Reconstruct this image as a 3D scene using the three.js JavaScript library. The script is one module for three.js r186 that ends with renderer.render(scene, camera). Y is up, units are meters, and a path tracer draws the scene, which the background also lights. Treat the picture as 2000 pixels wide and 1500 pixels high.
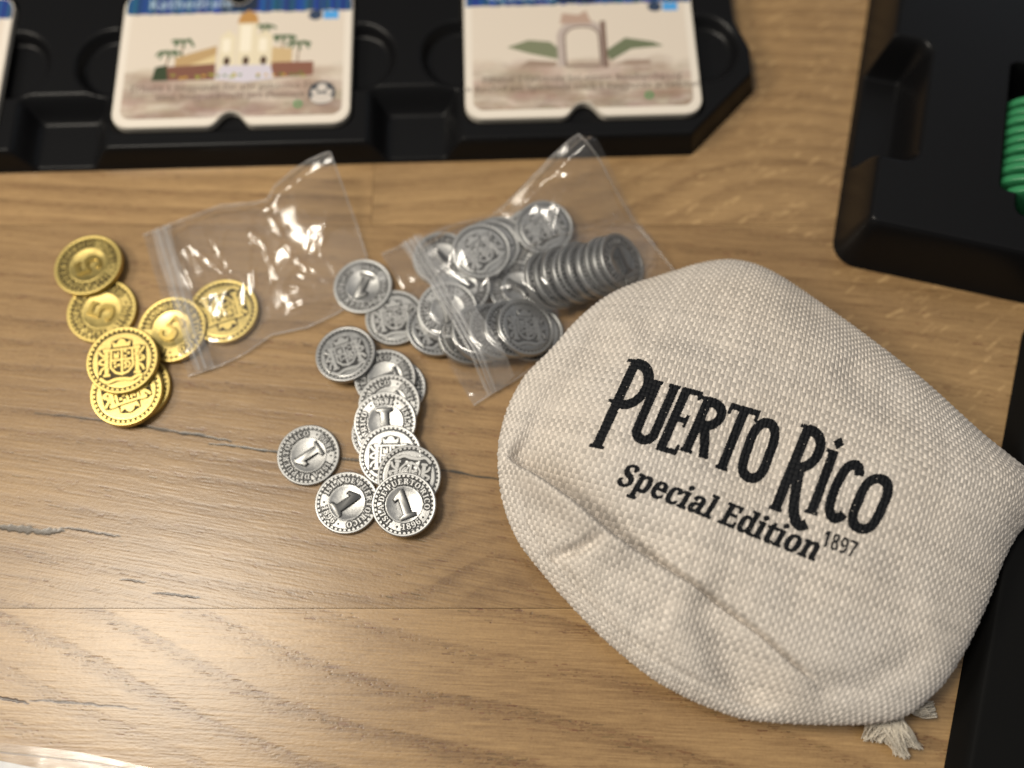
import * as THREE from 'three';
import { mergeGeometries, toCreasedNormals } from 'three/addons/utils/BufferGeometryUtils.js';
import { FontLoader } from 'three/addons/loaders/FontLoader.js';

// ---------------------------------------------------------------- camera, lamps, exposure
const scene = new THREE.Scene();
const H = 0.316, TILT = THREE.MathUtils.degToRad(20), F = 1950;          // metres above the table, tilt from straight down, focal length in pixels of a 2000 px wide picture
const camera = new THREE.PerspectiveCamera(2 * THREE.MathUtils.radToDeg(Math.atan(750 / F)), 4 / 3, 0.02, 20);
camera.position.set(0, H, H * Math.tan(TILT));
camera.lookAt(0, 0, 0);
camera.focus = 0.307;
camera.userData.fStop = 3.1;
scene.add(camera);

scene.background = new THREE.Color().setRGB(0.15, 0.15, 0.153);            // the dim room all round
function roomLight(name, x, y, z, size, power, color) {
  const l = new THREE.RectAreaLight(new THREE.Color().setRGB(...color), power, size, size);
  l.name = name; l.position.set(x, y, z); l.lookAt(0, 0, 0); scene.add(l);
}
roomLight('ceiling_lamp', -0.52, 1.25, -0.03, 0.28, 43, [1, 0.92, 0.79]);
roomLight('side_lamp', -0.88, 0.80, 0.02, 0.28, 26, [1, 0.91, 0.77]);
roomLight('ceiling_bounce_fill', 0, 2.3, -0.3, 2.6, 0.33, [1, 0.97, 0.93]);  // no lamp: added unseen fill, standing in for light off the ceiling
roomLight('window_light', 0.95, 1.0, -1.3, 0.5, 0.8, [0.72, 0.84, 1]);

const renderer = new THREE.WebGLRenderer({ antialias: true });
renderer.setSize(1024, 768);
renderer.toneMapping = THREE.LinearToneMapping;
renderer.toneMappingExposure = 0.97;
renderer.shadowMap.enabled = true;

// ---------------------------------------------------------------- helpers
const rad = THREE.MathUtils.degToRad, V3 = (x, y, z) => new THREE.Vector3(x, y, z);
const lin = (r, g, b) => new THREE.Color().setRGB(r, g, b);
function rng(seed) { let s = seed >>> 0; return () => { s = (s + 0x6d2b79f5) | 0; let t = Math.imul(s ^ (s >>> 15), 1 | s); t = (t + Math.imul(t ^ (t >>> 7), 61 | t)) ^ t; return ((t ^ (t >>> 14)) >>> 0) / 4294967296; }; }
function hash(ix, iy, s) { let h = Math.imul(ix, 374761393) ^ Math.imul(iy, 668265263) ^ Math.imul(s, 2147483647); h = Math.imul(h ^ (h >>> 13), 1274126177); return ((h ^ (h >>> 16)) >>> 0) / 4294967296; }
function noise(x, y, s = 1) {
  const ix = Math.floor(x), iy = Math.floor(y); let fx = x - ix, fy = y - iy; fx = fx * fx * (3 - 2 * fx); fy = fy * fy * (3 - 2 * fy);
  const a = hash(ix, iy, s), b = hash(ix + 1, iy, s), c = hash(ix, iy + 1, s), d = hash(ix + 1, iy + 1, s);
  return a + (b - a) * fx + (c - a) * fy + (a - b - c + d) * fx * fy;
}
const fbm = (x, y, s) => 0.55 * noise(x, y, s) + 0.3 * noise(x * 2.1, y * 2.1, s + 7) + 0.15 * noise(x * 4.3, y * 4.3, s + 13);
const sstep = (a, b, x) => { const t = Math.min(1, Math.max(0, (x - a) / (b - a))); return t * t * (3 - 2 * t); };
const mix = (a, b, t) => a + (b - a) * t;
// where a sight line of the survey photograph meets the height y: used to take measurements off it
function P(px, py, y = 0) {
  const u = (px - 1000) / F, v = (py - 750) / F, c = Math.cos(TILT), s = Math.sin(TILT);
  const dy = -c - v * s, dz = -s + v * c, k = (y - H) / dy;
  return [k * u, H * Math.tan(TILT) + k * dz];
}
const used = {};
function numbered(n) { if (!(n in used)) { used[n] = 0; return n; } used[n]++; return n + '_' + String(used[n]).padStart(3, '0'); }
function thing(name, label, category, pos = [0, 0, 0], group) {
  const o = new THREE.Group(); o.name = numbered(name); o.position.set(...pos); o.userData = { label, category }; if (group) o.userData.group = group; scene.add(o); return o;
}
function part(name, geo, mat, parent, label) {
  const m = new THREE.Mesh(geo, mat); m.name = name; m.castShadow = m.receiveShadow = true; if (label) m.userData.label = label; parent.add(m); return m;
}
function canvas(w, h) { const c = document.createElement('canvas'); c.width = w; c.height = h; return c; }
function tex(c, srgb) { const t = new THREE.CanvasTexture(c); if (srgb) t.colorSpace = THREE.SRGBColorSpace; t.wrapS = t.wrapT = THREE.ClampToEdgeWrapping; t.magFilter = THREE.LinearFilter; return t; }
const s8 = (v) => { v = Math.min(1, Math.max(0, v)); return 255 * (v <= 0.0031308 ? 12.92 * v : 1.055 * Math.pow(v, 1 / 2.4) - 0.055); };
const flat = (gs) => mergeGeometries(gs.map((g) => { const n = g.index ? g.toNonIndexed() : g; for (const k of Object.keys(n.attributes)) if (!['position', 'normal', 'uv'].includes(k)) n.deleteAttribute(k); return n; }));
const font = new FontLoader().parse ? await new FontLoader().loadAsync('fonts/droid/droid_serif_bold.typeface.json') : null;

// ---------------------------------------------------------------- the table: oak staves
const table = new THREE.Group(); table.name = 'table_top'; table.userData = { kind: 'structure', label: 'oak table top of glued staves with satin lacquer' }; scene.add(table);
// x, z in millimetres; a stave is one box with its own grain
function stave(x0, x1, z0, z1, seed, o) {
  const W = 2048, PX = W / 500, X0 = -250, Hh = Math.round((z1 - z0) * PX), Wd = Math.round((x1 - x0) * PX);
  const cc = canvas(Wd, Hh), ch = canvas(Wd, Hh), gc = cc.getContext('2d'), gh = ch.getContext('2d');
  const ic = gc.createImageData(Wd, Hh), ih = gh.createImageData(Wd, Hh), R = rng(seed);
  const band = (x, z) => {                                                   // 0..1: how deep in an earlywood band
    const q = o.ring(x, z) + 0.35 * (fbm(x * 0.016, z * 0.05, seed) - 0.5), f = q - Math.floor(q), k = Math.floor(q);
    const str = 0.45 + 0.55 * hash(k, 3, seed);
    return str * sstep(0, 0.12, f) * (1 - sstep(0.16, o.wide ?? 0.55, f));
  };
  for (let j = 0; j < Hh; j++) for (let i = 0; i < Wd; i++) {
    const x = x0 + i / PX, z = z0 + j / PX, b = band(x, z);
    const dir = o.dir ? o.dir(x, z) : 0, zz = z - dir * x;
    const fib = 0.6 * noise(x * 0.10, zz * 2.6, seed + 1) + 0.4 * noise(x * 0.3, zz * 5.5, seed + 2), big = fbm(x * 0.012, z * 0.028, seed + 3), sm = noise(x * 1.9, z * 1.9, seed + 4);
    let m = 0.40 + 0.42 * (fib - 0.5) + 0.40 * (big - 0.5) + 0.1 * (sm - 0.5) - o.bandDark * b + (o.extra ? o.extra(x, z) : 0);
    m = Math.min(1, Math.max(0, m));
    const k = (j * Wd + i) * 4;
    ic.data[k] = s8(o.tone * mix(0.190, 0.610, m)); ic.data[k + 1] = s8(o.tone * mix(0.106, 0.396, m)); ic.data[k + 2] = s8(o.tone * mix(0.043, 0.180, m)); ic.data[k + 3] = 255;
    const hh = 150 + 60 * (fib - 0.5) + 26 * (noise(x * 1.1, zz * 7.5, seed + 8) - 0.5) - 26 * b;
    ih.data[k] = ih.data[k + 1] = ih.data[k + 2] = hh; ih.data[k + 3] = 255;
  }
  gc.putImageData(ic, 0, 0); gh.putImageData(ih, 0, 0);
  // open pores: short dark grooves that crowd in the earlywood bands
  gc.lineCap = gh.lineCap = 'round';
  for (let n = 0; n < o.pores; n++) {
    const x = x0 + R() * (x1 - x0), z = z0 + R() * (z1 - z0), b = band(x, z);
    if (R() > 0.012 + b * b * 1.5) continue;
    const L = (0.4 + 3.2 * R() ** 3) * PX, w = (0.10 + 0.20 * R() * R()) * PX, d = o.dir ? o.dir(x, z) : 0, i = (x - x0) * PX, j = (z - z0) * PX, c = 0.35 + 0.55 * R();
    for (const [g, st] of [[gc, `rgba(${70 + 30 * R() | 0},${46 + 18 * R() | 0},${26 + 12 * R() | 0},${c})`], [gh, `rgba(30,30,30,${0.3 + 0.4 * R()})`]]) {
      g.strokeStyle = st; g.lineWidth = w; g.beginPath(); g.moveTo(i - L / 2, j - d * L / 2); g.quadraticCurveTo(i, j + (R() - 0.5) * 1.5, i + L / 2, j + d * L / 2); g.stroke();
    }
  }
  for (let n = 0; n < (o.flecks ?? 0); n++) {                                // medullary rays: pale silky dashes
    const x = o.fx[0] + R() * (o.fx[1] - o.fx[0]), z = z0 + R() * (z1 - z0), L = (1.5 + 6 * R() * R()) * PX, a = rad(mix(8, 42, R())), i = (x - x0) * PX, j = (z - z0) * PX;
    gc.strokeStyle = `rgba(214,180,128,${0.14 + 0.40 * R() * R()})`; gc.lineWidth = (0.4 + 0.9 * R()) * PX; gc.beginPath(); gc.moveTo(i - L / 2 * Math.cos(a), j + L / 2 * Math.sin(a)); gc.lineTo(i + L / 2 * Math.cos(a), j - L / 2 * Math.sin(a)); gc.stroke();
  }
  for (const [pts, w, col] of o.cracks ?? []) {                              // filled splits
    const q = pts.map(([px, py]) => { const [x, z] = P(px, py); return [(x * 1000 - x0) * PX, (z * 1000 - z0) * PX]; });
    for (let s = 0; s < q.length - 1; s++) for (let t = 0; t < 30; t++) {
      const f = t / 30, i = mix(q[s][0], q[s + 1][0], f), j = mix(q[s][1], q[s + 1][1], f), g2 = (s + f) / (q.length - 1), ww = w * PX * Math.sin(Math.PI * Math.min(0.97, Math.max(0.03, g2))) ** 0.6 * (0.35 + 0.9 * noise(g2 * 23, 1, seed + s));
      const jj = j + (noise(g2 * 17, 5, seed) - 0.5) * 2.4;
      gc.fillStyle = col; gc.beginPath(); gc.ellipse(i, jj, PX * 0.7, ww * 0.5 + 0.3, 0.12, 0, 7); gc.fill();
      gh.fillStyle = 'rgba(40,40,40,0.3)'; gh.beginPath(); gh.ellipse(i, jj, PX * 0.6, ww * 0.45, 0.12, 0, 7); gh.fill();
    }
  }
  const m = new THREE.MeshPhysicalMaterial({ name: 'oak', map: tex(cc, true), bumpMap: tex(ch), bumpScale: 0.00016, roughness: 0.30, specularIntensity: 1 });
  const w = (x1 - x0) / 1000 - 0.00016, d = (z1 - z0) / 1000 - 0.00016, g = new THREE.BoxGeometry(w, 0.027, d);
  const p = g.attributes.position, uv = g.attributes.uv;
  for (let i = 0; i < p.count; i++) uv.setXY(i, (p.getX(i) + w / 2) / w, 1 - (p.getZ(i) + d / 2) / d);
  g.translate((x0 + x1) / 2000, -0.0135, (z0 + z1) / 2000);
  part('stave', g, m, table);
}
const knot = (x, z, kx, kz, r) => Math.exp(-((x - kx) ** 2 + (z - kz) ** 2) / (r * r));
stave(-250, -50.4, -260, -60.4, 11, { tone: 1.0, bandDark: 0.28, pores: 9000, wide: 0.8, dir: (x) => 0.045, ring: (x, z) => (z - 0.05 * x + 3 * Math.sin(x * 0.012)) / 7.2 });
stave(-50.4, 250, -260, -60.4, 23, { tone: 0.93, bandDark: 0.20, pores: 9000, wide: 0.8, flecks: 1500, fx: [40, 250], dir: () => -0.02, ring: (x, z) => (z + 0.05 * x + 30 * knot(x, z, 95, -85, 60)) / 9 });
stave(-250, 250, -60.4, 74.3, 37, {
  tone: 0.90, bandDark: 0.16, pores: 30000, wide: 0.7, flecks: 500, fx: [100, 250], dir: (x, z) => 0.08 + 0.1 * sstep(-40, 40, z),
  ring: (x, z) => (z - 0.10 * x - 0.0006 * (x + 60) * Math.abs(x + 60) * sstep(-10, 60, z) + 22 * knot(x, z, 2, 62, 26) - 14 * knot(x, z, 22, 50, 14)) / 8.4,
  extra: (x, z) => -0.16 * knot(x, z, -6, 56, 22) * (0.4 + 1.2 * fbm(x * 0.16, z * 0.13, 5)) - 0.10 * sstep(40, 74, z) * sstep(30, -60, x) * noise(x * 0.02, z * 0.09, 77),
  cracks: [[[[70, 806], [200, 822], [330, 842], [400, 852], [452, 862]], 1.1, 'rgba(48,40,28,0.6)'], [[[410, 866], [460, 872], [520, 882], [640, 893], [880, 920], [1000, 942]], 1.0, 'rgba(44,38,28,0.7)'],
    [[[-20, 1028], [30, 1034], [90, 1040], [125, 1036]], 2.6, 'rgba(62,48,30,0.6)'], [[[120, 1030], [180, 1040], [235, 1048]], 0.9, 'rgba(60,44,28,0.6)'], [[[300, 1158], [350, 1164], [390, 1168]], 0.7, 'rgba(58,40,26,0.7)'], [[[235, 1132], [285, 1138]], 0.6, 'rgba(66,46,28,0.6)']],
});
stave(-250, 250, 74.3, 200, 53, {
  tone: 1.0, bandDark: 0.23, pores: 48000, wide: 0.6, dir: () => 0.045,
  ring: (x, z) => (z - 74 - 0.25 * x - 0.0006 * x * x * (x > 0 ? 0.5 : -1) + 2.5 * Math.sin(x * 0.028)) / 14.2,
  cracks: [[[[-20, 1360], [20, 1366], [55, 1373]], 0.7, 'rgba(62,42,26,0.8)'], [[[60, 1368], [140, 1372], [270, 1384]], 0.6, 'rgba(62,42,26,0.75)']],
});

// ---------------------------------------------------------------- vacuum-formed trays: one sheet of plastic each
const blackPlastic = new THREE.MeshPhysicalMaterial({ name: 'black_plastic', color: lin(0.0055, 0.0055, 0.006), roughness: 0.30, specularIntensity: 0.34 });
function sdPoly(pts, x, y) {                                                 // signed distance to a polygon, negative inside
  let d = Infinity, s = 1;
  for (let i = 0, j = pts.length - 1; i < pts.length; j = i++) {
    const ex = pts[j][0] - pts[i][0], ey = pts[j][1] - pts[i][1], wx = x - pts[i][0], wy = y - pts[i][1], t = Math.min(1, Math.max(0, (wx * ex + wy * ey) / (ex * ex + ey * ey)));
    d = Math.min(d, (wx - ex * t) ** 2 + (wy - ey * t) ** 2);
    const c1 = y >= pts[i][1], c2 = y < pts[j][1], c3 = ex * wy > ey * wx; if ((c1 && c2 && c3) || (!c1 && !c2 && !c3)) s = -s;
  }
  return s * Math.sqrt(d);
}
const sdBox = (x, y, x0, x1, y0, y1, r) => { const qx = Math.abs(x - (x0 + x1) / 2) - (x1 - x0) / 2 + r, qy = Math.abs(y - (y0 + y1) / 2) - (y1 - y0) / 2 + r; return Math.hypot(Math.max(qx, 0), Math.max(qy, 0)) + Math.min(Math.max(qx, qy), 0) - r; };
// a, b in millimetres along the tray's own axes; sd is the foot outline, hf the height
function formed(a0, a1, b0, b1, step, sd, hf) {
  const na = Math.round((a1 - a0) / step) + 1, nb = Math.round((b1 - b0) / step) + 1, pos = new Float32Array(na * nb * 3), ds = new Float32Array(na * nb), idx = [];
  for (let j = 0; j < nb; j++) for (let i = 0; i < na; i++) {
    let a = a0 + i * step, b = b0 + j * step, d = sd(a, b); const k = j * na + i; ds[k] = d;
    if (d > 0 && d < step * 1.5) { const e = 0.05, gx = (sd(a + e, b) - sd(a - e, b)) / (2 * e), gy = (sd(a, b + e) - sd(a, b - e)) / (2 * e); a -= d * gx; b -= d * gy; d = 0; }
    pos[k * 3] = a / 1000; pos[k * 3 + 1] = Math.max(0.02, hf(a, b, Math.min(d, 0))) / 1000; pos[k * 3 + 2] = -b / 1000;
  }
  for (let j = 0; j < nb - 1; j++) for (let i = 0; i < na - 1; i++) {
    const k = j * na + i, q = [k, k + 1, k + na, k + na + 1]; if (q.some((v) => ds[v] > step * 1.5)) continue;
    idx.push(q[0], q[1], q[3], q[0], q[3], q[2]);
  }
  const g = new THREE.BufferGeometry(); g.setAttribute('position', new THREE.BufferAttribute(pos, 3)); g.setIndex(idx); g.computeVertexNormals(); return g;
}
const wall = (d, w) => { const t = Math.min(1, Math.max(0, -d / w)); return t * t * t * (t * (6 * t - 15) + 10) * 0.5 + 0.5 * Math.min(1, Math.max(0, t)); };   // 0 at the foot, 1 at the top of a drafted wall

{ // the long tray with the building tiles
  const t = thing('tile_tray', 'long black plastic tray holding the printed building tiles, cut corner at right', 'tray', [-0.018, 0, -0.0868]); t.rotation.y = rad(1.75);
  const out = [[-260, 0], [84, 0], [110, 27], [110.5, 40], [106, 53], [106, 84], [-260, 84]];
  const seats = [-253.5, -126, 1.5].map((a) => [a - 1.2, a + 87.2, 9.2, 72]), pockets = [-162, -34.5];
  const hf = (a, b, d) => {
    let y = 10 * wall(d, 3.2);
    for (const [s0, s1, t0, t1] of seats) {
      y = Math.min(y, 10 - 2.1 * wall(sdBox(a, b, s0, s1, t0, t1, 6.5), 1.0));
      for (const ca of [s0 - 1, s1 + 1]) y = Math.min(y, 10 - 4.2 * wall(Math.hypot(a - ca, (b - 40) * 0.95) - 14.5, 3.4));
    }
    for (const c of pockets) y = Math.min(y, 10 - 8.6 * wall(sdBox(a, b, c, c + 35.5, -12, 27, 4), 8));
    return y;
  };
  part('tray_shell', formed(-262, 112, 0, 85, 0.6, (a, b) => sdPoly(out, a, b), hf), blackPlastic, t);
}
{ // the deep tray with the green discs
  const t = thing('disc_tray', 'deep black plastic tray with rounded corner holding the green discs', 'tray', [0.112, 0, -0.0456]); t.rotation.y = -rad(13.7);
  const hf = (a, b, d) => {
    let y = 22 * wall(d, 6.5);
    y = Math.min(y, 22 - 18.5 * wall(sdBox(a, b, -14, 20, 32, 84, 6), 6));
    y = Math.min(y, 22 - 17 * wall(sdBox(a, b, 47.3, 70, 28.5, 82, 3), 2));
    y = Math.min(y, 22 - 17 * wall(sdBox(a, b, 53, 66, 20, 40, 4), 2));
    return y;
  };
  part('tray_shell', formed(-2, 120, -2, 150, 0.6, (a, b) => sdBox(a, b, 0, 200, 0, 250, 9), hf), blackPlastic, t);
  const green = new THREE.MeshPhysicalMaterial({ name: 'green_plastic', color: lin(0.038, 0.235, 0.095), roughness: 0.28 });
  const prof = [[0, 0], [8.2, 0], [8.5, 0.4], [9.6, 0.3], [10, 0.8], [10, 2.5], [9.6, 3.0], [8.5, 2.9], [8.2, 3.3], [0, 3.3]].map(([r, y]) => new THREE.Vector2(r / 1000, y / 1000));
  const body = new THREE.LatheGeometry(prof, 64), ord = ['first', 'second', 'third', 'fourth', 'fifth', 'sixth', 'seventh', 'eighth', 'ninth', 'tenth'];
  for (let k = 0; k < 10; k++) {
    const d = thing('game_disc', `green plastic disc in the black tray, ${ord[k]} from the front of its row`, 'game piece', [0, 0, 0], 'green discs in the black tray');
    part('disc_body', body, green, d);
    const a = k === 0 ? 60 : 58, b = 28.6 + k * 3.95, v = V3(a / 1000, 0.0155 - (k === 0 ? 0.0005 : 0), -b / 1000).applyAxisAngle(V3(0, 1, 0), -rad(13.7)).add(t.position);
    d.position.copy(v).add(V3(0.0004 * Math.sin(k * 5.1), 0.0005 * Math.sin(k * 3.7), 0)); d.rotation.set(-Math.PI / 2 + rad(3 + 1.6 * Math.sin(k * 2.3)), 0, 0); d.rotation.order = 'YXZ'; d.rotation.y = -rad(13.7);
  }
}
{ // the low black tray at the right edge
  const t = thing('low_tray', 'plain matt black tray at right edge, partly hidden behind the cloth bag', 'tray', [0.177, 0, -0.0245]); t.rotation.y = -rad(18.8);
  const hf = (a, b, d) => 9.5 * wall(d, 3.2);
  part('tray_shell', formed(-1, 80, -185, 1, 0.8, (a, b) => sdBox(a, b, 0, 200, -300, 0, 8), hf), new THREE.MeshPhysicalMaterial({ name: 'matt_black_plastic', color: lin(0.004, 0.004, 0.004), roughness: 0.75, specularIntensity: 0.25 }), t);
}

// ---------------------------------------------------------------- building tiles
const board = new THREE.MeshStandardMaterial({ name: 'grey_board', color: lin(0.58, 0.53, 0.45), roughness: 0.8 });
function tilePrint(kind) {
  const S = 10, c = canvas(86 * S, 60 * S), g = c.getContext('2d'), R = rng(90 + kind);
  g.scale(S, S); g.fillStyle = '#e9dccb'; g.fillRect(0, 0, 86, 60);
  g.fillStyle = '#e4dbce'; g.fillRect(0, 0, 86, 60);
  g.save(); g.beginPath(); g.roundRect(3, 3, 80, 53.4, 4); g.clip();
  g.fillStyle = '#dacebf'; g.fillRect(0, 0, 86, 60);
  for (let i = 0; i < 300; i++) { const y = 36 + 22 * R(), q = (y - 34) / 24; g.fillStyle = `rgba(${150 - 30 * R() | 0},${122 - 24 * R() | 0},${104 - 20 * R() | 0},${0.05 + 0.10 * q})`; g.beginPath(); g.ellipse(86 * R(), y, 3 + 7 * R(), 1 + 2 * R(), 0, 0, 7); g.fill(); }
  g.restore();
  for (let i = 0; i < 90; i++) { g.fillStyle = `rgb(${10 + 24 * R() | 0},${44 + 46 * R() | 0},${92 + 60 * R() | 0})`; g.fillRect(1 + i * 0.94, 1, 1.4, 8.6 + 0.7 * R()); }
  g.fillStyle = '#12233a'; g.fillRect(36, 1, 14, 8);
  g.fillStyle = '#9fb4c8'; g.font = 'bold 6px sans-serif'; g.textAlign = 'left'; g.fillText(kind ? 'Residenz' : 'Kathedrale', 9, 7.2);
  g.fillStyle = '#2c3d57'; g.beginPath(); g.ellipse(72, 12, 2.6, 2.3, 0, 0, 7); g.fill(); g.fillStyle = '#4c9fe0'; g.fillRect(75, 10.2, 5.6, 3.8);
  const poly = (col, ...p) => { g.fillStyle = col; g.beginPath(); p.forEach(([x, y], i) => (i ? g.lineTo(x, y) : g.moveTo(x, y))); g.closePath(); g.fill(); };
  const palm = (x, y, h) => { g.strokeStyle = '#7a5a3a'; g.lineWidth = 0.5; g.beginPath(); g.moveTo(x, y); g.lineTo(x + 0.4, y - h); g.stroke(); g.strokeStyle = '#3c5a34'; g.lineWidth = 0.9; for (let k = 0; k < 9; k++) { const a = k * 0.75, r = 2 + 1.6 * R(); g.beginPath(); g.moveTo(x + 0.4, y - h); g.quadraticCurveTo(x + 0.4 + r * Math.cos(a), y - h - 1.6, x + 0.4 + 1.5 * r * Math.cos(a), y - h + r * 0.6 * Math.sin(a) + 0.8); g.stroke(); } };
  if (!kind) {
    palm(23, 31, 8); palm(18, 34, 6); palm(60, 30, 8); palm(66, 33, 8); palm(52, 25, 8);
    poly('#b99a6c', [21, 38], [21, 30], [36, 25], [36, 38]); poly('#d8c294', [25, 34], [36, 29], [36, 34]);
    poly('#c9ae82', [56, 36], [56, 26], [64, 27], [64, 36]);
    poly('#7c5140', [17, 40], [17, 34], [36, 33], [36, 40]); poly('#855846', [54, 40], [54, 33], [72, 33], [72, 39]); poly('#2f3e22', [13, 40], [14, 34], [18, 33], [19, 40]);
    for (const [x, w, y] of [[37, 6, 21], [43.5, 7, 15], [50.5, 6, 21]]) { poly('#e0d4b8', [x, 36], [x, y], [x + w / 2, y - 3], [x + w, y], [x + w, 36]); poly('#efe6d2', [x + 1, 28], [x + 1, y + 1], [x + w - 2, y + 1], [x + w - 2, 28]); g.fillStyle = '#4a3220'; g.beginPath(); g.ellipse(x + w / 2, 32, 1.2, 1.9, 0, 0, 7); g.fill(); }
    poly('#b98a4c', [43, 15], [44, 11], [47, 9], [50, 11], [51, 15]);
    poly('#cfc9d4', [36, 40], [38, 34], [56, 34], [58, 40], [47, 41.5]);
    for (let i = 0; i < 26; i++) { g.fillStyle = ['#9aa23c', '#c9a23c', '#5c7a34'][i % 3]; g.fillRect(19 + 50 * R(), 37.2 + 1.6 * R(), 1.2, 0.9); }
  } else {
    poly('#7b8064', [16, 29], [24, 26], [32, 27], [36, 31], [35, 35], [24, 32]); poly('#6c7458', [52, 32], [60, 26], [70, 28], [74, 30], [62, 31], [54, 36]);
    poly('#9b8676', [20, 38], [24, 35], [34, 36], [34, 38]); poly('#9b8676', [55, 38], [60, 36], [68, 36], [69, 38]);
    g.strokeStyle = '#b8aaa2'; g.lineWidth = 3; g.beginPath(); g.moveTo(36, 38); g.lineTo(36, 25); g.quadraticCurveTo(37, 19, 44, 19); g.quadraticCurveTo(51, 19, 51.5, 25); g.lineTo(51.5, 38); g.stroke();
    g.strokeStyle = '#6b554a'; g.lineWidth = 0.6; g.beginPath(); g.moveTo(37.4, 38); g.lineTo(37.4, 25); g.quadraticCurveTo(38, 20.5, 44, 20.5); g.quadraticCurveTo(50, 20.5, 50.3, 25); g.lineTo(50.3, 38); g.closePath(); g.stroke();
    poly('#7c665a', [51, 39], [51, 18], [53, 18], [53, 39]); poly('#b59a8a', [36, 19], [37, 14], [43, 15], [46, 13], [48, 19]);
  }
  g.fillStyle = '#4b3d33'; g.font = '3.5px serif'; g.textAlign = 'center';
  g.fillText(kind ? 'Einmal 2 Gebäude bei einem Baudurchgang' : 'Erhalte 1 Siegpunkt für alle gebauten Felder,', 43, 44.8); g.fillText(kind ? 'im Bauhof am Spielende noch 1 Siegpunkt je Gebäude' : 'eine Siegpunktzahl pro Plantage.', 43, 48.6);
  g.strokeStyle = '#3f8a4c'; g.lineWidth = 0.8; g.beginPath(); g.arc(67, 51.5, 1.2, 0, 7); g.stroke();
  if (!kind) { g.fillStyle = '#3c4148'; g.beginPath(); g.arc(75.5, 47, 5, 0, 7); g.fill(); g.fillStyle = '#cfc6bd'; g.beginPath(); g.arc(75.5, 44.6, 1.8, 0, 7); g.fill(); g.beginPath(); g.ellipse(75.5, 49.4, 4, 2.2, 0, 0, 7); g.fill(); g.beginPath(); g.arc(72.8, 46.5, 1.2, 0, 7); g.arc(78.2, 46.5, 1.2, 0, 7); g.fill(); }
  return tex(c, true);
}
function tileShape(inset) {                                                  // millimetres, 86 x 60, a finger notch at the middle of both long edges
  const s = new THREE.Shape(), i = inset, x1 = 86 - i, y1 = 60 - i, r = 6.5, n = 43;
  s.moveTo(i + r, i); s.lineTo(n - 8.5, i); s.bezierCurveTo(n - 4.6, i, n - 4.8, 6 + i, n, 6 + i); s.bezierCurveTo(n + 4.8, 6 + i, n + 4.6, i, n + 8.5, i);
  s.lineTo(x1 - r, i); s.bezierCurveTo(x1 - 2.6, i, x1, i + 2.6, x1, i + r); s.lineTo(x1, y1 - r); s.bezierCurveTo(x1, y1 - 2.6, x1 - 2.6, y1, x1 - r, y1);
  s.lineTo(n + 8.5, y1); s.bezierCurveTo(n + 4.6, y1, n + 4.8, y1 - 6, n, y1 - 6); s.bezierCurveTo(n - 4.8, y1 - 6, n - 4.6, y1, n - 8.5, y1);
  s.lineTo(i + r, y1); s.bezierCurveTo(i + 2.6, y1, i, y1 - 2.6, i, y1 - r); s.lineTo(i, i + r); s.bezierCurveTo(i, i + 2.6, i + 2.6, i, i + r, i);
  return s;
}
{
  const core = new THREE.ExtrudeGeometry(tileShape(0.25), { depth: 2.4, bevelEnabled: true, bevelThickness: 0.25, bevelSize: 0.25, bevelSegments: 2, curveSegments: 10 });
  core.rotateX(-Math.PI / 2).scale(0.001, 0.001, 0.001).translate(0, 0.00025, 0);
  const face = new THREE.ShapeGeometry(tileShape(0.5), 10); { const p = face.attributes.position, uv = face.attributes.uv; for (let i = 0; i < p.count; i++) uv.setXY(i, p.getX(i) / 86, p.getY(i) / 60); }
  face.rotateX(-Math.PI / 2).scale(0.001, 0.001, 0.001).translate(0, 0.00296, 0);
  const spec = [[-253.5, 'cream building tile cut off by the left edge of the photo', 0], [-126, 'cream building tile printed with a yellow cathedral among palm trees', 0], [1.5, 'cream building tile printed with a stone archway between green plants', 1]];
  const prints = [0, 1].map((k) => new THREE.MeshPhysicalMaterial({ name: 'printed_paper', map: tilePrint(k), roughness: 0.5 }));
  for (const [a, label, k] of spec) {
    const t = thing('building_tile', label, 'game tile', [0, 0, 0], 'building tiles in the long tray');
    t.rotation.y = rad(1.75); t.position.copy(V3(a / 1000, 0.0081, -0.0104).applyAxisAngle(V3(0, 1, 0), rad(1.75)).add(V3(-0.018, 0, -0.0868)));
    part('tile_board', core, board, t); part('printed_face', face, prints[k], t);
  }
}

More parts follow.
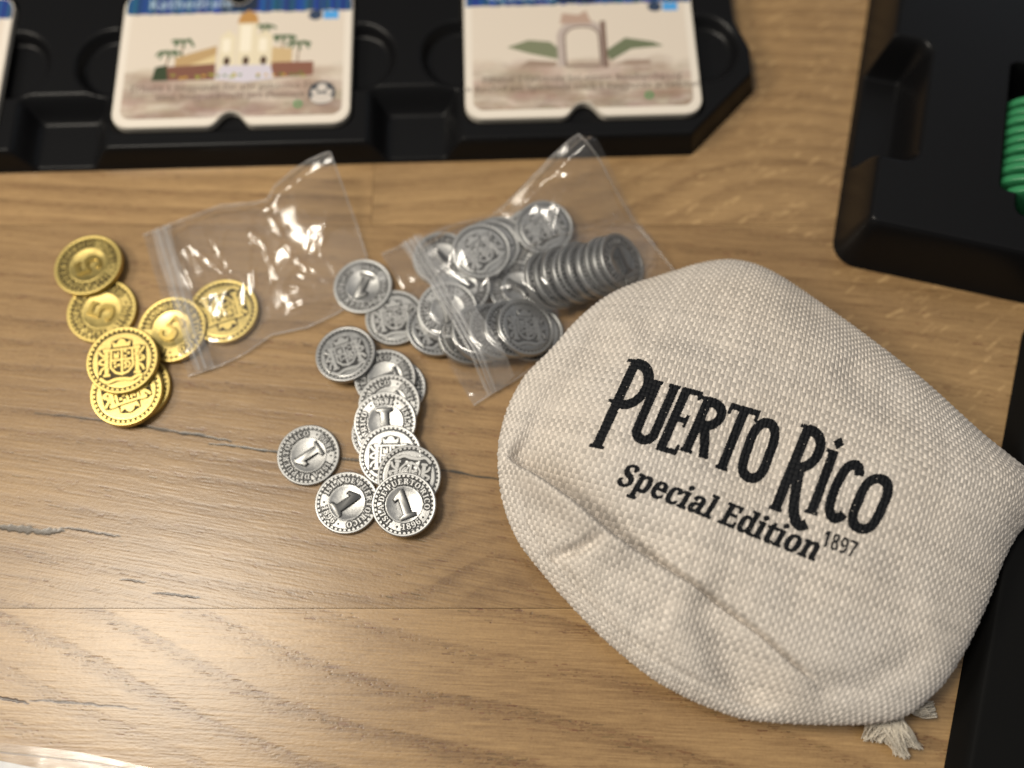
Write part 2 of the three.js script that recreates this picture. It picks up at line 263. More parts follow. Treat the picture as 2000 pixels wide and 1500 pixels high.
// ---------------------------------------------------------------- coins
function glyphs(text, size, depth, bevel, seg = 3, grow = bevel) {                          // each glyph centred on its own width: [geometry, width]
  return [...text].map((ch) => {
    if (ch === ' ') return [null, size * 0.36];
    if (ch === '.') { const g = new THREE.SphereGeometry(size * 0.2, 10, 6, 0, 7, 0, Math.PI / 2).rotateX(Math.PI / 2).scale(1, 1, 0.8); g.translate(0, size * 0.35, 0); return [g, size * 0.62]; }
    const g = new THREE.ExtrudeGeometry(font.generateShapes(ch, size), { depth, bevelEnabled: true, bevelThickness: bevel, bevelSize: grow, bevelSegments: 1, curveSegments: seg });
    g.computeBoundingBox(); const b = g.boundingBox, w = b.max.x - b.min.x - 2 * (grow - bevel); g.translate(-(b.min.x + b.max.x) / 2, 0, 0); return [g, w + size * 0.16];
  });
}
function arcText(text, size, r, mid, inward, depth, bevel = 0.045, grow = bevel) {                         // letters along a circle in the xy plane
  const gs = glyphs(text, size, depth, bevel, 3, grow), total = gs.reduce((a, g) => a + g[1], 0), out = []; let s = -total / 2;
  for (const [g, w] of gs) {
    if (g) { const at = (s + w / 2) / (inward ? r + size * 0.4 : r + size * 0.4); g.translate(0, inward ? -r - size * 0.86 : r, 0); g.rotateZ(inward ? mid + at : mid - at); out.push(g); }
    s += w;
  }
  return out;
}
const up = (g) => g.rotateX(-Math.PI / 2).scale(0.001, 0.001, 0.001);         // from the xy plane in millimetres onto the coin's face
const ext = (pts, depth, bevel = 0.1, holes = []) => { const s = new THREE.Shape(pts.map((p) => new THREE.Vector2(...p))); for (const h of holes) s.holes.push(new THREE.Path(h.map((p) => new THREE.Vector2(...p)))); return new THREE.ExtrudeGeometry(s, { depth, bevelEnabled: bevel > 0, bevelThickness: bevel, bevelSize: bevel, bevelSegments: 2, curveSegments: 6 }); };
function ribbon(pts, w, depth) {                                             // a raised band along a curve
  const c = new THREE.CatmullRomCurve3(pts.map(([x, y]) => V3(x, y, 0))).getPoints(22), L = [], Rr = [];
  c.forEach((p, i) => { const a = c[Math.max(0, i - 1)], b = c[Math.min(c.length - 1, i + 1)], t = V3(b.x - a.x, b.y - a.y, 0).normalize(); L.push([p.x - t.y * w / 2, p.y + t.x * w / 2]); Rr.unshift([p.x + t.y * w / 2, p.y - t.x * w / 2]); });
  return ext([...L, ...Rr], depth, 0.12);
}
function patinaMap(seed, silver) {                                           // mottled tarnish of the metal: grains and rubbed spots
  const n = 256, c = canvas(n, n), g = c.getContext('2d'), im = g.createImageData(n, n);
  for (let j = 0; j < n; j++) for (let i = 0; i < n; i++) {
    const k = (j * n + i) * 4, a = fbm(i * 0.055, j * 0.055, seed), b = noise(i * 0.45, j * 0.45, seed + 5), q = 0.80 + 0.26 * (a - 0.5) + 0.22 * (b - 0.5) - (hash(i >> 1, j >> 1, seed) > 0.985 ? 0.2 : 0);
    for (let d = 0; d < 3; d++) im.data[k + d] = 255 * Math.min(1, Math.max(0, q)); im.data[k + 3] = 255;
  }
  g.putImageData(im, 0, 0); const t = tex(c, false); t.wrapS = t.wrapT = THREE.RepeatWrapping; return t;
}
const tarnish = patinaMap(3);
const metal = {
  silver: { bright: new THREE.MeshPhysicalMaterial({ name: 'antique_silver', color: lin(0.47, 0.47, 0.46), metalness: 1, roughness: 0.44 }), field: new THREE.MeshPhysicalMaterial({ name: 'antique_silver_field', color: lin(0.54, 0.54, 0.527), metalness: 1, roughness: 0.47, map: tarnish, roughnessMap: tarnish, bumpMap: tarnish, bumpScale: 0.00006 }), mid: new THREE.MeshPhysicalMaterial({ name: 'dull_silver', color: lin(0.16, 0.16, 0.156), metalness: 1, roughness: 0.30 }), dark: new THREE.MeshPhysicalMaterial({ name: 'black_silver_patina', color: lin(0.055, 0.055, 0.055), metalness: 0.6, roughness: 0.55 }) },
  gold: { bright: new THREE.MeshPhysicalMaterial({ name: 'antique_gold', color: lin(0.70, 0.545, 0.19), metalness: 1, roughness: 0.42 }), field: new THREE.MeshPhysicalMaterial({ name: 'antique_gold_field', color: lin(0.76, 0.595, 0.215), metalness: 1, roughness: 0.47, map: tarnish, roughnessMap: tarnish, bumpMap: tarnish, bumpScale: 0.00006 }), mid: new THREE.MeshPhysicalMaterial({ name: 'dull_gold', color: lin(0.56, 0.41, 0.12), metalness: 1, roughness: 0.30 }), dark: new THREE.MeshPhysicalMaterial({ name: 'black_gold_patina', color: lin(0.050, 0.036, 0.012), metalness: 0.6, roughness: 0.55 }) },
};
for (const m of Object.values(metal)) m.worn = [1, 0.84, 0.93].map((f, i) => Object.fromEntries(['bright', 'field'].map((w) => { const c = m[w].clone(); c.color.multiplyScalar(f); c.roughness += [0, 0.07, -0.03][i]; return [w, c]; })));   // some coins are more tarnished than others
function coinParts(R, T, face, digit) {                                       // millimetres; the parts as [name, geometry, which metal]
  const out = [], lathe = (pts, n = 72) => { const g = new THREE.LatheGeometry(pts.map(([r, y]) => new THREE.Vector2(r, y)), n); const p = g.attributes.position, uv = g.attributes.uv; for (let i = 0; i < p.count; i++) uv.setXY(i, p.getX(i) * 0.05 + 0.5, p.getZ(i) * 0.05 + 0.5); return g.scale(0.001, 0.001, 0.001); };
  const fl = T - 0.42, k = R / 10.2, num = face === 'number';
  out.push(['coin_body', lathe([[0, 0], [R - 0.35, 0], [R - 0.08, 0.12], [R, 0.4], [R, T - 0.4], [R - 0.08, T - 0.12], [R - 0.3, T], [R - 0.75 * k, T], [R - 0.95 * k, T - 0.16], [R - 1.0 * k, fl]].map(([a, b]) => [a, b])), 'bright']);
  const teeth = []; for (let i = 0; i < 40; i++) { const g = new THREE.CylinderGeometry(0.44 * k, 0.50 * k, 0.36, 7); g.translate(R - 1.08 * k, fl + 0.17, 0); g.rotateY((i / 40) * Math.PI * 2); teeth.push(g); }
  out.push(['toothed_border', flat(teeth).scale(0.001, 0.001, 0.001), 'bright']);
  const r1 = R - 1.0 * k, r2 = num ? 6.0 * k : R - 1.75 * k;
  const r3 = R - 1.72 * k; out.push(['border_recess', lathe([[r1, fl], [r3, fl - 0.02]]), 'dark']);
  if (num) out.push(['legend_band', lathe([[r3, fl - 0.02], [r3 - 0.06, fl + 0.05], [r2, fl + 0.02]]), 'field']);
  if (num) {
    out.push(['field', lathe([[r2, fl - 0.02], [r2 - 0.1, fl + 0.16], [r2 - 0.3 * k, fl + 0.2], [r2 - 0.8 * k, fl + 0.08], [4 * k, fl - 0.16], [2.4 * k, fl - 0.28], [0.9 * k, fl - 0.33], [0, fl - 0.34]]), 'field']);
    const D = [...arcText('ISLA DE PUERTO RICO', 1.72 * k, 6.45 * k, 0, false, 0.06, 0.045, 0.46), ...arcText('. 1896 .', 1.85 * k, 6.35 * k, 0, true, 0.06, 0.045, 0.46)];
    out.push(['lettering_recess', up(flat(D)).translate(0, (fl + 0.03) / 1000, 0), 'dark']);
    const L = [...arcText('ISLA DE PUERTO RICO', 1.72 * k, 6.45 * k, 0, false, 0.3), ...arcText('. 1896 .', 1.85 * k, 6.35 * k, 0, true, 0.3)];
    out.push(['lettering', up(flat(L)).translate(0, (fl + 0.02) / 1000, 0), 'bright']);
    let d;
    if (digit === '1') d = ext([[-1.9, -3.4], [1.9, -3.4], [1.9, -2.9], [0.85, -2.45], [0.75, 3.5], [0.1, 3.5], [-1.9, 2.0], [-1.75, 1.45], [-0.75, 1.8], [-0.75, -2.45], [-1.9, -2.9]].map(([x, y]) => [x * k * 1.3, y * k * 1.3]), 0.3, 0.36);
    else { d = new THREE.ExtrudeGeometry(font.generateShapes('5', 7.6 * k), { depth: 0.25, bevelEnabled: true, bevelThickness: 0.25, bevelSize: 0.2, bevelSegments: 2, curveSegments: 8 }); d.computeBoundingBox(); const b = d.boundingBox; d.translate(-(b.min.x + b.max.x) / 2, -(b.min.y + b.max.y) / 2, 0); }
    const edge = digit === '1' ? ext([[-2.3, -3.85], [2.3, -3.85], [2.35, -2.8], [1.25, -2.3], [1.15, 3.95], [0.0, 3.95], [-2.35, 2.15], [-2.1, 1.0], [-1.15, 1.3], [-1.15, -2.3], [-2.35, -2.8]].map(([x, y]) => [x * k * 1.32, y * k * 1.27]), 0.18, 0) : null;
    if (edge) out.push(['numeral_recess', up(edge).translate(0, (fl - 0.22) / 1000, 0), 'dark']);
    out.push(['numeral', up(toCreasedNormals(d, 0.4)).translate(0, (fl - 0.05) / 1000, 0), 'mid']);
  } else {
    out.push(['field', lathe([[r2, fl - 0.02], [r2 - 0.1, fl + 0.12], [r2 - 0.5 * k, fl + 0.14], [0, fl + 0.1]]), 'field']);
    const S = (pts) => pts.map(([x, y]) => [x * k * 1.2, y * k * 1.2]), z = fl + 0.1;
    const hull = S([[-5.6, -4.6], [-5.8, 0], [-5.7, 2.9], [-4.4, 3.4], [-2.6, 3.3], [-2.5, 4.9], [0, 5.7], [2.5, 4.9], [2.6, 3.3], [4.4, 3.4], [5.7, 2.9], [5.8, 0], [5.6, -3.6], [3, -5.6], [0, -5.1], [-3, -6]]);
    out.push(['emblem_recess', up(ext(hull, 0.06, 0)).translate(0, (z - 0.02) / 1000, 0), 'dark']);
    const frame = ext(S([[-2.7, 2.9], [-2.9, -1.8], [-1.6, -3.4], [0, -4.0], [1.6, -3.4], [2.9, -1.8], [2.7, 2.9]]), 0.3, 0.06, [S([[-2.25, 2.45], [-0.25, 2.45], [-0.25, 0.25], [-2.3, 0.25]]), S([[0.25, 2.45], [2.25, 2.45], [2.3, 0.25], [0.25, 0.25]]), S([[-2.35, -0.25], [-0.25, -0.25], [-0.25, -3.3], [-1.4, -2.9], [-2.4, -1.7]]), S([[0.25, -0.25], [2.35, -0.25], [2.4, -1.7], [1.4, -2.9], [0.25, -3.3]])]);
    const bits = [frame, ext(S([[-1.9, 0.5], [-1.9, 1.9], [-1.5, 1.9], [-1.5, 1.5], [-1.1, 1.5], [-1.1, 2.1], [-0.7, 2.1], [-0.7, 0.5]]), 0.26, 0.05)];
    for (const [x, y] of [[0.5, 0.5], [1.3, 1.2], [0.5, 1.8], [-2, -1], [-1.1, -1.6], [-1.9, -1.9]]) bits.push(ext(S([[x, y], [x + 0.62, y], [x + 0.62, y + 0.6], [x, y + 0.6]]), 0.26, 0.05));
    bits.push(ribbon(S([[0.6, -2.4], [1.0, -1.4], [0.6, -0.9], [1.4, -0.6], [1.9, -1.4], [1.3, -2.2]]), 0.5 * k, 0.24));
    out.push(['shield', up(flat(bits)).translate(0, z / 1000, 0), 'bright']);
    for (const s of [-1, 1]) {
      const b = [ext(S([[s * 3.6 - 0.45, -3.2], [s * 3.6 + 0.45, -3.2], [s * 3.6 + 0.45, 2.2], [s * 3.6 - 0.45, 2.2]]), 0.28, 0.1), ext(S([[s * 3.6 - 0.8, 2.3], [s * 3.6 + 0.8, 2.3], [s * 3.6 + 0.8, 3.1], [s * 3.6 - 0.8, 3.1]]), 0.28, 0.08), ext(S([[s * 3.6 - 0.8, -3.9], [s * 3.6 + 0.8, -3.9], [s * 3.6 + 0.8, -3.3], [s * 3.6 - 0.8, -3.3]]), 0.28, 0.08)];
      out.push(['pillar', up(flat(b)).translate(0, z / 1000, 0), 'bright']);
      out.push(['ribbon', up(flat([ribbon(S([[s * 5.4, 2.6], [s * 4.4, 1.4], [s * 3.1, 1.0], [s * 4.9, 0.3], [s * 5.3, -0.4], [s * 3.3, -1.2], [s * 4.7, -2.0], [s * 5.2, -3.2]]), 0.62 * k, 0.36)])).translate(0, z / 1000, 0), 'bright']);
    }
    out.push(['scroll', up(ribbon(S([[-5.2, -4.2], [-3.6, -5.4], [-1.6, -4.9], [0.4, -4.9], [2.2, -5.2], [3.8, -4.4], [4.8, -4.6]]), 0.85 * k, 0.32)).translate(0, z / 1000, 0), 'bright']);
    out.push(['crown', up(flat([ext(S([[-1.9, 3.3], [1.9, 3.3], [2.3, 4.8], [1.2, 4.1], [0.7, 5.0], [0, 5.4], [-0.7, 5.0], [-1.2, 4.1], [-2.3, 4.8]]), 0.3, 0.08)])).translate(0, z / 1000, 0), 'bright']);
  }
  return out;
}
const SR = 10.25, ST = 2.0, GR = 11.9, GT = 2.2, protos = {};
function proto(m, face) {
  const key = m + face; if (protos[key]) return protos[key];
  const o = new THREE.Group(); for (const [n, g, w] of m === 'silver' ? coinParts(SR, ST, face, '1') : coinParts(GR, GT, face, '5')) part(n, g, metal[m][w], o);
  return (protos[key] = o);
}
const coinsAt = [];
// px, py: the middle of its face in the photograph; y: height of its underside's middle (mm); spin: turn of the design; tilt towards: which screen direction its raised edge looks (0 right, 90 up)
function coin(m, face, px, py, y, spin, tilt, towards, label, group) {
  const o = proto(m, face).clone(), worn = metal[m].worn[(coinsAt.length * 7) % 3]; for (const c of o.children) for (const w of ['bright', 'field']) if (c.material === metal[m][w]) c.material = worn[w];
  o.name = numbered(m + '_coin'); o.userData = { label, category: 'coin', group }; scene.add(o);
  const th = (m === 'silver' ? ST : GT) / 1000, [x, z] = P(px, py, y / 1000 + th), a = rad(towards), axis = V3(Math.cos(a + Math.PI / 2), 0, -Math.sin(a + Math.PI / 2));
  const q = new THREE.Quaternion().setFromAxisAngle(axis, -rad(tilt)), n = V3(0, 1, 0).applyQuaternion(q);
  o.quaternion.copy(q).multiply(new THREE.Quaternion().setFromAxisAngle(V3(0, 1, 0), rad(spin)));
  o.position.set(x - n.x * th, y / 1000 + th - n.y * th, z - n.z * th);
  coinsAt.push([x, z, y / 1000 + th, m === 'silver' ? SR / 1000 : GR / 1000, tilt]);
  return o;
}
const GG = 'gold coins', GS = 'loose silver coins on the table', GB = 'silver coins in and at the clear bag';
coin('gold', 'number', 171, 516, 1.6, 118, 5, -45, 'gold coin showing a 5, tilted, farthest from the camera', GG);
coin('gold', 'number', 198, 606, 0, 75, 0, 0, 'gold coin showing a 5, under the farthest gold coin', GG);
coin('gold', 'arms', 262, 757, 0, 30, 0, 0, 'gold coin lowest in the stack of three, only its right rim showing', GG);
coin('gold', 'arms', 246, 764, 2.3, 200, 1, 90, 'gold coin in middle of stack of three, scroll showing below', GG);
coin('gold', 'arms', 238, 702, 4.7, 8, 1.5, 90, 'gold coin on top of its stack showing a shield and ribbons', GG);
coin('gold', 'number', 335, 642, 0.7, -35, 4, 35, 'gold coin showing a 5, half under the mouth of the clear bag', GG);
coin('gold', 'arms', 436, 606, 0.5, 200, 0, 0, 'gold coin showing arms, wholly inside the clear bag', GG);

coin('silver', 'number', 602, 888, 0, 125, 0, 0, 'silver coin showing a 1 lying apart at far left of its group', GS);
coin('silver', 'number', 677, 981, 0, -55, 0, 0, 'bright silver coin showing a 1 pointing right, nearest the bottom left of the heap', GS);
coin('silver', 'number', 772, 757, 0.0, 110, 0, 0, 'silver coin lowest at the upper end of the chain, right rim showing', GS);
coin('silver', 'number', 752, 738, 2.2, 112, 2, 100, 'silver coin at the upper end of the chain, right beside the separate arms coin', GS);
coin('silver', 'arms', 674, 690, 3.0, 20, 7, -35, 'silver coin showing arms, overlapping the upper end of the chain', GS);
coin('silver', 'arms', 747, 846, 0.0, 160, 0, 0, 'silver coin showing only its lower left rim under the middle of the chain', GS);
coin('silver', 'number', 760, 789, 3.0, 123, 6, 70, 'silver coin in chain with 1896 at upper right, half covered by the upside down 1', GS);
coin('silver', 'number', 752, 824, 3.6, 185, 6, 85, 'silver coin in chain showing an upside down 1, the 1896 at its top', GS);
coin('silver', 'arms', 762, 889, 3.6, 0, 4, 40, 'silver coin in chain showing an upright shield and crown', GS);
coin('silver', 'arms', 799, 930, 3.7, 172, 6, 95, 'silver coin in chain showing an upside down shield, just behind the front coin', GS);
coin('silver', 'number', 789, 985, 4.3, 20, 6, 90, 'silver coin at the front end of the chain, whole upright 1 above the date', GS);

coin('silver', 'number', 708, 558, 0.6, 160, 3, 20, 'silver coin touching the right corner of the gold coins\' clear bag', GB);
coin('silver', 'arms', 771, 619, 0.2, 10, 2, 0, 'silver coin showing arms, left of the zip strip of the coin bag', GB);
coin('silver', 'arms', 853, 639, 1.8, 25, 5, 180, 'silver coin half under the zip strip of the coin bag', GB);
coin('silver', 'number', 1012, 560, 0.6, 60, 0, 0, 'bright silver coin lying flat in the bag between the two leaning rows', GB);
coin('silver', 'number', 863, 503, 0.6, 40, 0, 0, 'bright silver coin in the bag nearest the upper end of its zip strip', GB);
coin('silver', 'number', 900, 559, 2.7, -75, 3, 110, 'silver coin in the bag with a sideways 1, just right of the zip strip', GB);
coin('silver', 'number', 874, 604, 4.6, 190, 4, 100, 'silver coin in the bag under the bright glint by the zip strip', GB);
coin('silver', 'arms', 975, 474, 1.2, 40, 5, 120, 'silver coin in the bag, rightmost of the three fanned behind', GB);
coin('silver', 'arms', 958, 481, 3.0, 40, 5, 120, 'silver coin in the bag, middle of the three fanned behind', GB);
coin('silver', 'arms', 940, 489, 4.8, 40, 5, 120, 'silver coin in the bag, leftmost and topmost of the three fanned behind', GB);
coin('silver', 'number', 1040, 457, 1.0, 40, 8, 60, 'silver coin in the bag under the farthest arms coin', GB);
coin('silver', 'arms', 1063, 443, 3.2, 30, 5, 120, 'silver coin showing arms, farthest back in the bag', GB);
const ordR = ['first', 'second', 'third', 'fourth', 'fifth', 'sixth', 'seventh', 'eighth', 'ninth'];
for (let k = 0; k < 10; k++) coin('silver', 'number', 1074 + k * 15.9 + [0, 2, -1, 3, 0, -2, 2, 4, 1, 0][k], 547 - k * 4.2 + [0, 3, -2, 1, -3, 2, 4, -1, 1, 0][k], 6.2, 60 + 37 * k, 40 + [0, -2, 3, 0, -3, 2, 1, -2, 0, -1][k], 178 + [0, 5, -4, 3, -6, 2, 6, -3, 0, 2][k], k === 9 ? 'dark silver coin at the right end of the long leaning row, whole face showing' : `dark silver coin in the long leaning row, ${ordR[k]} from its left end`, GB);
coin('silver', 'arms', 914, 655, 2.2, 80, 14, 190, 'silver coin in the front row of the bag, lowest, beside the zip strip', GB);
coin('silver', 'arms', 1042, 650, 0.4, 80, 0, 0, 'silver coin in the bag lying flat under the right end of the front row', GB);
for (let k = 0; k < 4; k++) coin('silver', k === 3 ? 'arms' : 'number', [940, 973, 1003, 1029][k], [650, 645, 641, 638][k], 4.6 + 0.5 * k, k === 3 ? 8 : 120 + 15 * k, 24, 185, k === 3 ? 'dark silver coin showing arms at the right end of the short front row' : `dark silver coin in the short front row of the bag, ${ordR[k]} from the left`, GB);

// ---------------------------------------------------------------- clear zip bags
const film = new THREE.MeshPhysicalMaterial({ name: 'clear_film', color: lin(0.97, 0.97, 0.97), transmission: 0.985, thickness: 0, roughness: 0.13, ior: 1.62, side: THREE.DoubleSide });
const zip = new THREE.MeshPhysicalMaterial({ name: 'zip_plastic', color: lin(0.95, 0.95, 0.95), transmission: 0.88, thickness: 0, roughness: 0.22, ior: 1.5, side: THREE.DoubleSide });
function along(pts) { const L = [0]; for (let i = 1; i < pts.length; i++) L.push(L[i - 1] + Math.hypot(pts[i][0] - pts[i - 1][0], pts[i][1] - pts[i - 1][1])); return (t) => { const d = t * L[L.length - 1]; let i = 1; while (i < L.length - 1 && L[i] < d) i++; const f = (d - L[i - 1]) / (L[i] - L[i - 1]); return [mix(pts[i - 1][0], pts[i][0], f), mix(pts[i - 1][1], pts[i][1], f)]; }; }
const fold = (t) => Math.sqrt((Math.abs(t - Math.floor(t) - 0.5) * 2) ** 2 + 0.005);
function crumple(x, z, seed, list) {                                          // millimetres in, 0..1 out: flat facets between sharp creases
  let h = 0, wx = x + 5 * (noise(x * 0.09, z * 0.09, seed) - 0.5), wz = z + 5 * (noise(x * 0.09, z * 0.09, seed + 3) - 0.5);
  for (const [ang, len, amp, off] of list) { const a = rad(ang); h += amp * fold((wx * Math.cos(a) + wz * Math.sin(a)) / len + off + 0.5 * noise(wx * 0.03, wz * 0.03, seed + ang)); }
  return h;
}
function patch(AB, DC, AD, BC, nu, nv, yAt, u0 = 0, u1 = 1) {                                  // a Coons patch over four measured edges
  const f = [AB, DC, AD, BC].map(along), pos = new Float32Array((nu + 1) * (nv + 1) * 3), uv = new Float32Array((nu + 1) * (nv + 1) * 2), idx = [];
  const A = AB[0], B = AB[AB.length - 1], D = DC[0], C = DC[DC.length - 1];
  for (let j = 0; j <= nv; j++) for (let i = 0; i <= nu; i++) {
    const u = mix(u0, u1, i / nu), v = j / nv, ab = f[0](u), dc = f[1](u), ad = f[2](v), bc = f[3](v), q = [0, 1].map((k) => (1 - v) * ab[k] + v * dc[k] + (1 - u) * ad[k] + u * bc[k] - ((1 - u) * (1 - v) * A[k] + u * (1 - v) * B[k] + (1 - u) * v * D[k] + u * v * C[k]));
    const y = yAt(u, v, q[0], q[1]), k = j * (nu + 1) + i; pos.set([q[0], y, q[1]], k * 3); uv.set([u, v], k * 2);
    if (i < nu && j < nv) idx.push(k, k + nu + 1, k + 1, k + 1, k + nu + 1, k + nu + 2);
  }
  const g = new THREE.BufferGeometry(); g.setAttribute('position', new THREE.BufferAttribute(pos, 3)); g.setAttribute('uv', new THREE.BufferAttribute(uv, 2)); g.setIndex(idx); g.computeVertexNormals(); return g;
}
const at = (pts) => pts.map(([px, py, y]) => P(px, py, y ?? 0.001));
function clearBag(name, label, e, o) {
  const t = thing(name, label, 'plastic bag', [0, 0, 0]), E = e.map(at);
  const rg = o.ridges.map(([a, b, c, d, h, w]) => [a - (c - a) * 0.15, b - (d - b) * 0.15, c + (c - a) * 0.15, d + (d - b) * 0.15, h, w]).map(([a, b, c, d, h, w]) => [P(a, b, 0.006), P(c, d, 0.006), (h > 1.5 ? 0.46 : 0.42) * w * (h > 1.5 ? 1.3 : 0.66), w * (h > 1.5 ? 1.3 : 0.66)]);
  const ridges = (x, z) => { let y = 0; for (const [A, B, h, w] of rg) { const ex = (B[0] - A[0]) * 1000, ez = (B[1] - A[1]) * 1000, wx = x - A[0] * 1000, wz = z - A[1] * 1000, q = (wx * ex + wz * ez) / (ex * ex + ez * ez), k = Math.min(1, Math.max(0, q)), d = Math.hypot(wx - ex * k, wz - ez * k); if (d < 3 * w) y += h * (0.6 + 0.4 * Math.sin(Math.PI * k)) * Math.exp(-(d * d) / (w * w)); } return y; };
  const mine = coinsAt.filter(([x, z]) => o.holds(x * 1000, z * 1000));
  const over = (x, z) => { let m = 0; for (const [cx, cz, y, r, ti] of mine) { const d = Math.hypot(x - cx, z - cz), top = y + r * Math.sin(rad(ti)) * 0.9 + 0.0009; m = Math.max(m, top * (1 - sstep(r * 0.92, r + 0.010, d))); } return m; };
  const top = (u, v, x, z) => {
    const edge = sstep(0, 0.10, v) * (1 - sstep(0.90, 1, v)) * (1 - sstep(0.93, 1, u)) * sstep(0.0, 0.05, u), c = (crumple(x * 1000, z * 1000, o.seed, o.creases) + ridges(x * 1000, z * 1000)) / 1000;
    return 0.0010 + o.peak(u, v) + Math.max(over(x, z) + 0.3 * c * edge, c * edge * (0.35 + 0.65 * Math.min(1, u * 3)) + o.loft(u, v));
  };
  part('upper_film', patch(...E, 220, 180, top), film, t);
  part('zip_strip', patch(...E, 24, 120, (u, v, x, z) => top(u, v, x, z) + 0.0006, ...o.strip), zip, t);
  part('lower_film', patch(...E, 40, 40, (u, v) => 0.00025 + o.peak(u, v) * 0.97), film, t);
  for (const k of [0, 1, 3]) {                                                 // welded side seams and the folded bottom edge
    const f = along(e[k].map(([px, py, y]) => { const q = P(px, py, y ?? 0.001); return [q[0], q[1]]; })), n = 70, pts = [];
    for (let i = 0; i <= n; i++) { const q = f(i / n), y = k === 3 ? o.peak(1, i / n) : o.peak(i / n, k); pts.push(V3(q[0], 0.0011 + y * 0.985 + 0.0003 * noise(i * 0.5, k, o.seed), q[1])); }
    part('sealed_edge', new THREE.TubeGeometry(new THREE.CatmullRomCurve3(pts), 140, 0.00032, 6), zip, t);
  }
  // the zip: two ridged strips near the mouth
  const fA = along(E[0]), fD = along(E[1]);
  for (const [u0, hgt] of o.rails) {
    const a = fA(u0), d = fD(u0 * o.skew), n = 60, dir = V3(d[0] - a[0], 0, d[1] - a[1]), side = V3(-dir.z, 0, dir.x).normalize(), prof = [];
    const pts = []; for (let i = 0; i <= n; i++) { const s = i / n, x = mix(a[0], d[0], s), z = mix(a[1], d[1], s); pts.push(V3(x, Math.max(over(x, z), 0.0006) + 0.0012 * hgt + o.lift(s), z)); }
    const ys = pts.map((p) => p.y); for (let k = 0; k < 6; k++) for (let i = 1; i < n; i++) ys[i] = Math.max(ys[i], (ys[i - 1] + ys[i + 1]) / 2); pts.forEach((p, i) => { p.y = ys[i] + 0.0004; });
    const c = new THREE.CatmullRomCurve3(pts); part('zip_rail', new THREE.TubeGeometry(c, 80, 0.0006 * hgt, 6), zip, t);
  }
  return t;
}
clearBag('clear_bag', 'nearly empty crumpled clear zip bag with a gold coin inside', [
  [[280, 460], [330, 440], [430, 402], [480, 398], [520, 386, 0.004], [532, 352, 0.009], [568, 328, 0.013], [645, 297, 0.018]],
  [[368, 735], [430, 715], [480, 690], [530, 655], [600, 640], [660, 612], [712, 572]],
  [[280, 460], [300, 530], [325, 600], [345, 660], [368, 735]],
  [[645, 297, 0.018], [668, 360, 0.012], [694, 430, 0.006], [716, 500], [712, 572]]],
{ seed: 5, skew: 0.9, holds: (x, z) => x < -70 && x > -175 && z > -45 && z < 0 && (x > -120), creases: [[20, 23, 0.9, 0.1], [62, 17, 0.6, 0.4], [-28, 13, 0.4, 0.7], [12, 9, 0.30, 0.2], [-10, 6.5, 0.2, 0.6]],
  peak: (u, v) => 0.017 * sstep(0.55, 1, u) * (1 - sstep(0, 0.55, v)), loft: (u, v) => 0.006 * sstep(0, 0.25, u) * (1 - v) * sstep(0, 0.16, v) + 0.002 * Math.sin(Math.PI * v), lift: (s) => 0.0015 * Math.sin(s * 7), rails: [[0.075, 0.8], [0.11, 0.8]], strip: [0.045, 0.14],
  ridges: [[536, 436, 568, 490, 1.3, 1.8], [568, 490, 604, 535, 1.2, 1.6], [494, 460, 516, 480, 1.4, 1.7], [500, 470, 496, 560, 1.3, 1.7], [516, 478, 534, 530, 1, 1.4], [344, 470, 358, 520, 1.4, 2], [358, 520, 380, 566, 1.3, 1.8], [404, 444, 446, 520, 1.0, 1.6], [446, 470, 440, 520, 1.1, 1.5], [370, 480, 450, 545, 0.8, 1.4], [585, 535, 625, 560, 1.1, 1.3], [580, 560, 632, 585, 1.1, 1.4], [575, 596, 630, 580, 1.2, 1.4], [600, 520, 640, 545, 1, 1.3], [640, 320, 645, 365, 1.3, 1.7], [600, 370, 640, 400, 1.1, 1.6], [560, 340, 530, 400, 1.3, 1.8], [480, 400, 520, 415, 1, 1.6], [410, 650, 500, 600, 1.2, 1.6], [440, 690, 480, 672, 1.2, 1.4], [380, 722, 440, 700, 1, 1.3], [640, 440, 630, 490, 1.1, 1.6], [590, 390, 575, 430, 1, 1.6]] });
